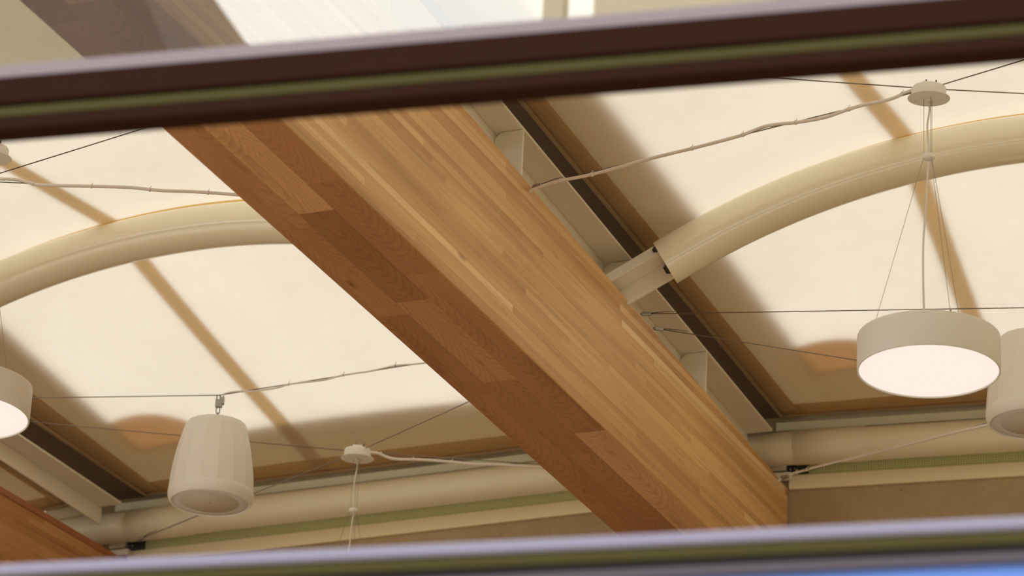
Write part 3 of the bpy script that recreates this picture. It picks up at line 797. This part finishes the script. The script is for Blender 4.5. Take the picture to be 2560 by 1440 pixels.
# ------------------------------------------------------------------ loudspeakers
def speaker(P, label, tilt):
    zb = 7.643; H = .425
    root = empty('loudspeaker', V((P.x, P.y, zb)))
    def rr(t): return .157 + .0545 * (1 - (1 - t) ** 1.75)
    b = MB(); prof = []
    for i in range(11):
        t = i / 10; z = H - .03 - t * (H - .03 - .062); prof.append((rr(t) * 1.0, z))
    prof = [(0, H), (.12, H), (.148, H - .008)] + prof
    b.lathe(prof, 16, 0, smooth=False, phase=.5)
    b.build('faceted_body', M['speaker'], root)
    b = MB()
    b.lathe([(.2105, .063), (.2125, .061), (.2135, .045), (.212, .028), (.206, .012), (.200, .003), (.195, .0), (.192, .003), (.190, .008), (.0, .008)], 64)
    b.build('lower_ring', M['speaker'], root)
    b = MB(); b.lathe([(.1445, .0055), (.188, .0055), (.1885, .008)], 64); b.build('grille', M['grille'], root)
    b = MB(); b.lathe([(0, .0045), (.144, .0048), (.1445, .0075)], 64); c = b.build('grille_disc', M['grille2'], root)
    b = MB(); b.lathe([(0, .002), (.006, .0025), (.007, .0048)], 12); b.build('screw', M['metal'], c)
    # hanging hardware
    zt = H; L = ZC - zb
    b = MB(); ring = [V((.012 * math.cos(a), 0, zt + .008 + .016 * math.sin(a))) for a in lin_(0, 2 * math.pi, 17)]
    b.tube(ring, .004, 8, caps=False); b.build('eye_bolt', M['metal'], root)
    for k, (z0, z1) in enumerate(((zt + .016, zt + .058), (zt + .050, zt + .090))):
        b = MB(); hw = .009; ax = V((1, 0, 0)) if k else V((0, 1, 0))
        pts = [ax * (hw * math.cos(a)) + V((0, 0, (z0 + z1) / 2 + (z1 - z0) / 2 * math.sin(a))) for a in lin_(0, 2 * math.pi, 21)]
        b.tube(pts, .003, 8, caps=False); b.build('chain_link', M['metal'], root)
    b = MB(); b.box(V((0, 0, zt + .10)), LX, (-.016, -.011, -.014), (.020, .011, .028)); b.box(V((.014, 0, zt + .115)), LX, (-.006, -.014, -.012), (.014, .014, .026))
    b.build('wire_clamp', M['metal'], root, bevel=.004)
    for x in (-.01, .006, .022):
        t = MB(); t.tube([V((x, 0, zt + .12)), V((x, 0, zt + .15))], .0036, 8); t.build('clamp_bolt', M['metal'], root)
    return tag(root, label, 'loudspeaker', 'white hanging loudspeakers')
speaker(SPK, 'white faceted loudspeaker hanging in the lower left of the picture', 0)
speaker(SPK2, 'white loudspeaker behind the lit drum lamp at the right edge', 0)

# ------------------------------------------------------------------ window front
fd, fn_ = dirv(106.3), dirv(16.3); Q = V((0, 7.5, 0))
AX = (fd, -fn_, ZUP)
def bar(name, root, z0, z1, d0, d1, mat, lab=None, c=.003, x0=-6.0, x1=2.5):
    b = MB(); b.cham(Q, AX, (x0, d0, z0), (x1, d1, z1), c)
    o = b.build(name, mat, root, loc=root.location)
    if lab: o['label'] = lab
    return o
w1 = empty('window_1', Q + ZUP * 4.0); w1['kind'] = 'structure'
bar('upper_bead', w1, 5.508, 5.545, -.06, .004, M['alu'], 'mauve bead under the upper pane')
bar('transom', w1, 5.435, 5.5078, -.06, .012, M['frame'], 'dark brown transom')
bar('transom_gasket', w1, 5.398, 5.4348, -.05, .004, M['gasket'], 'olive gasket line', .008)
bar('transom_lip', w1, 5.364, 5.3978, -.06, .010, M['frame'])
bar('sill_bead', w1, 4.222, 4.250, -.06, .012, M['alu2'], 'lavender bead on the lower rail', .006)
bar('sill_gasket', w1, 4.192, 4.2218, -.05, .004, M['gasket'])
bar('sill_seal', w1, 4.171, 4.1918, -.05, .000, M['gasket2'])
bar('sill_lip', w1, 4.149, 4.1708, -.06, .010, M['alu3'])
b = MB(); b.box(Q, AX, (-6.0, -.012, 5.5455), (2.5, -.006, 8.2)); b.build('pane', M['glass'], w1, loc=w1.location)
b = MB(); b.box(Q, AX, (-6.0, -.03, 3.2), (2.5, -.010, 4.1488)); tag(b.build('spandrel_panel', M['blue'], w1, loc=w1.location), 'blue panel below the lower rail')
for x in (-6.06, 2.5):
    b = MB(); b.box(Q, AX, (x, -.06, .9), (x + .06, .012, 8.3)); b.build('jamb', M['frame'], w1, loc=w1.location)
# front wall around and below the glazing
def fwall(nm, x0, x1, z0, z1):
    b = MB(); b.box(Q, AX, (x0, -.2, z0), (x1, -.061, z1)); tag(b.build(nm, M['plaster'], loc=Q), kind='structure')
fwall('wall_front_lower', -9, 2.55, 0, 1.0); fwall('wall_front_upper', -9, 2.55, 8.2, 9.2)

# ------------------------------------------------------------------ the hidden rest of the room
b = MB(); b.box(V((0, 0, 0)), LX, (-14, 4, -.2), (12, 24, 0)); tag(b.build('floor', M['floor'], loc=V((0, 14, 0))), kind='structure')
b = MB(); b.box(V((0, 0, 0)), LX, (-60, -60, -.4), (60, 40, -.21)); tag(b.build('ground', M['ground'], loc=V((0, 0, -.3))), kind='structure')
b = MB(); b.box(E3 + n3 * .03, (n3, b3, ZUP), (0, -9.4, -8.4), (.25, 1.2, .5)); tag(b.build('wall_right', M['plaster'], loc=V((E3.x, E3.y, 0))), kind='structure')
b = MB(); b.box(E4 - n4 * .03, (n4, b4, ZUP), (-.25, -10.6, -8.4), (0, 1.2, .5)); tag(b.build('wall_left', M['plaster'], loc=V((E4.x, E4.y, 0))), kind='structure')
cl = MB()
near = []
A_ = [bayF.edge(0, 2), bayF.edge(1, 2), bayL.edge(0, 2), bayL.edge(1, 2), bayR.edge(0, 2), bayR.edge(1, 2)]
fr_ = []
for p in A_:
    q = p + fn_ * 0; t = (Q - p).dot(fn_); qq = p + fn_ * (t - .1); fr_.append(qq)
for zz in (8.93, 8.99):
    cl.v += [V((p.x, p.y + .15, zz)) for p in A_] + [V((p.x, p.y, zz)) for p in fr_]
for i in range(5):
    cl.face((i, i + 1, i + 7, i + 6)); cl.face((i + 12, i + 18, i + 19, i + 13))
cl.face((0, 6, 18, 12)); cl.face((5, 17, 23, 11))
for i in range(5): cl.face((i, i + 12, i + 13, i + 1)); cl.face((i + 6, i + 7, i + 19, i + 18))
tag(cl.build('ceiling', M['plaster'], loc=V((0, 9, 8.9))), kind='structure')

# ------------------------------------------------------------------ buildings across the street, mirrored in the upper pane
M['stone'] = paint('dark brown render', (.10, .095, .085, 1), .8, .3, .6)
M['stone2'] = paint('pale stone', (.42, .38, .30, 1), .8, .1, .5)
BQ = Q - fn_ * 25
BX = (fd, -fn_, ZUP)
def neighbour(name, sec, depth, mat, wins, label):
    loc = BQ + fd * sec[0][0]; loc.z = 0; root = empty(name, loc)
    b = MB(); n = len(sec)
    vs = [V((BQ.x, BQ.y, 0)) + fd * x - fn_ * d + ZUP * z for d in (0, depth) for x, z in sec]
    b.add(vs, [tuple(range(n)), tuple(range(2 * n - 1, n - 1, -1))] + [(k, (k + 1) % n, (k + 1) % n + n, k + n) for k in range(n)])
    b.build('facade', mat, root, loc=loc)
    for x0, z0, x1, z1 in wins:
        w_ = MB(); w_.box(V((BQ.x, BQ.y, 0)), (fd, fn_, ZUP), (x0, -.05, z0), (x1, .06, z1)); f = w_.build('window_frame', M['alu3'], root, loc=loc)
        w_ = MB(); w_.box(V((BQ.x, BQ.y, 0)), (fd, fn_, ZUP), (x0 + .08, .0, z0 + .08), (x1 - .08, .08, z1 - .08)); w_.build('window_pane', M['gasket2'], f, loc=V((0, 0, 0)) + loc)
    return tag(root, label, 'building', 'buildings across the street')
neighbour('neighbouring_building', [(-24, 0), (-8.0, 0), (-11.0, 18.6), (-13.2, 23.2), (-24, 23.2)], 8, M['stone'],
          [(x, z, x + .9, z + 1.6) for x in (-22, -19.6, -17.2, -14.8) for z in (13, 16.4, 19.6)], 'dark building mirrored at the top left in the upper glass pane')
neighbour('neighbouring_building', [(-6.58, 0), (16, 0), (16, 24), (-6.58, 24)], 8, M['stone2'],
          [(x, z, x + 1.1, z + 1.7) for x in (-2.5, 1.0, 4.5) for z in (13, 16.6)], 'pale building mirrored at the top right in the upper glass pane')
b = MB(); b.box(V((BQ.x, BQ.y, 0)), BX, (-7.19, .2, 0), (-6.97, .42, 24)); tag(b.build('added_mast', M['stone2'], loc=V((BQ.x, BQ.y, 0)) + fd * -6.95), 'slim mast added to mirror as a tan stripe in the upper pane', 'mast')  # unseen mast added to break the sky reflection with a tan stripe

# ------------------------------------------------------------------ daylight
w = bpy.data.worlds.new('sky'); sc.world = w; w.use_nodes = True
nt = w.node_tree; nt.nodes.clear()
out = nt.nodes.new('ShaderNodeOutputWorld'); bg = nt.nodes.new('ShaderNodeBackground')
tc = nt.nodes.new('ShaderNodeTexCoord'); sx = nt.nodes.new('ShaderNodeSeparateXYZ'); rp = nt.nodes.new('ShaderNodeValToRGB')
nt.links.new(tc.outputs['Generated'], sx.inputs[0]); nt.links.new(sx.outputs[2], rp.inputs[0])
rp.color_ramp.elements[0].position = 0; rp.color_ramp.elements[0].color = (.74, .84, 1.0, 1)
rp.color_ramp.elements[1].position = .6; rp.color_ramp.elements[1].color = (1, .99, .97, 1)
nt.links.new(rp.outputs[0], bg.inputs[0]); bg.inputs[1].default_value = 2.8
nt.links.new(bg.outputs[0], out.inputs[0])

sc.view_settings.view_transform = 'Standard'; sc.view_settings.look = 'None'
sc.view_settings.gamma = 1; sc.view_settings.use_curve_mapping = False
sc.view_settings.exposure = 0.4
cy = sc.cycles
cy.max_bounces = 10; cy.diffuse_bounces = 6; cy.glossy_bounces = 4; cy.transmission_bounces = 8; cy.transparent_max_bounces = 12
cy.use_denoising = True; cy.use_adaptive_sampling = False
cy.sample_clamp_indirect = 6
cy.caustics_reflective = False; cy.caustics_refractive = False
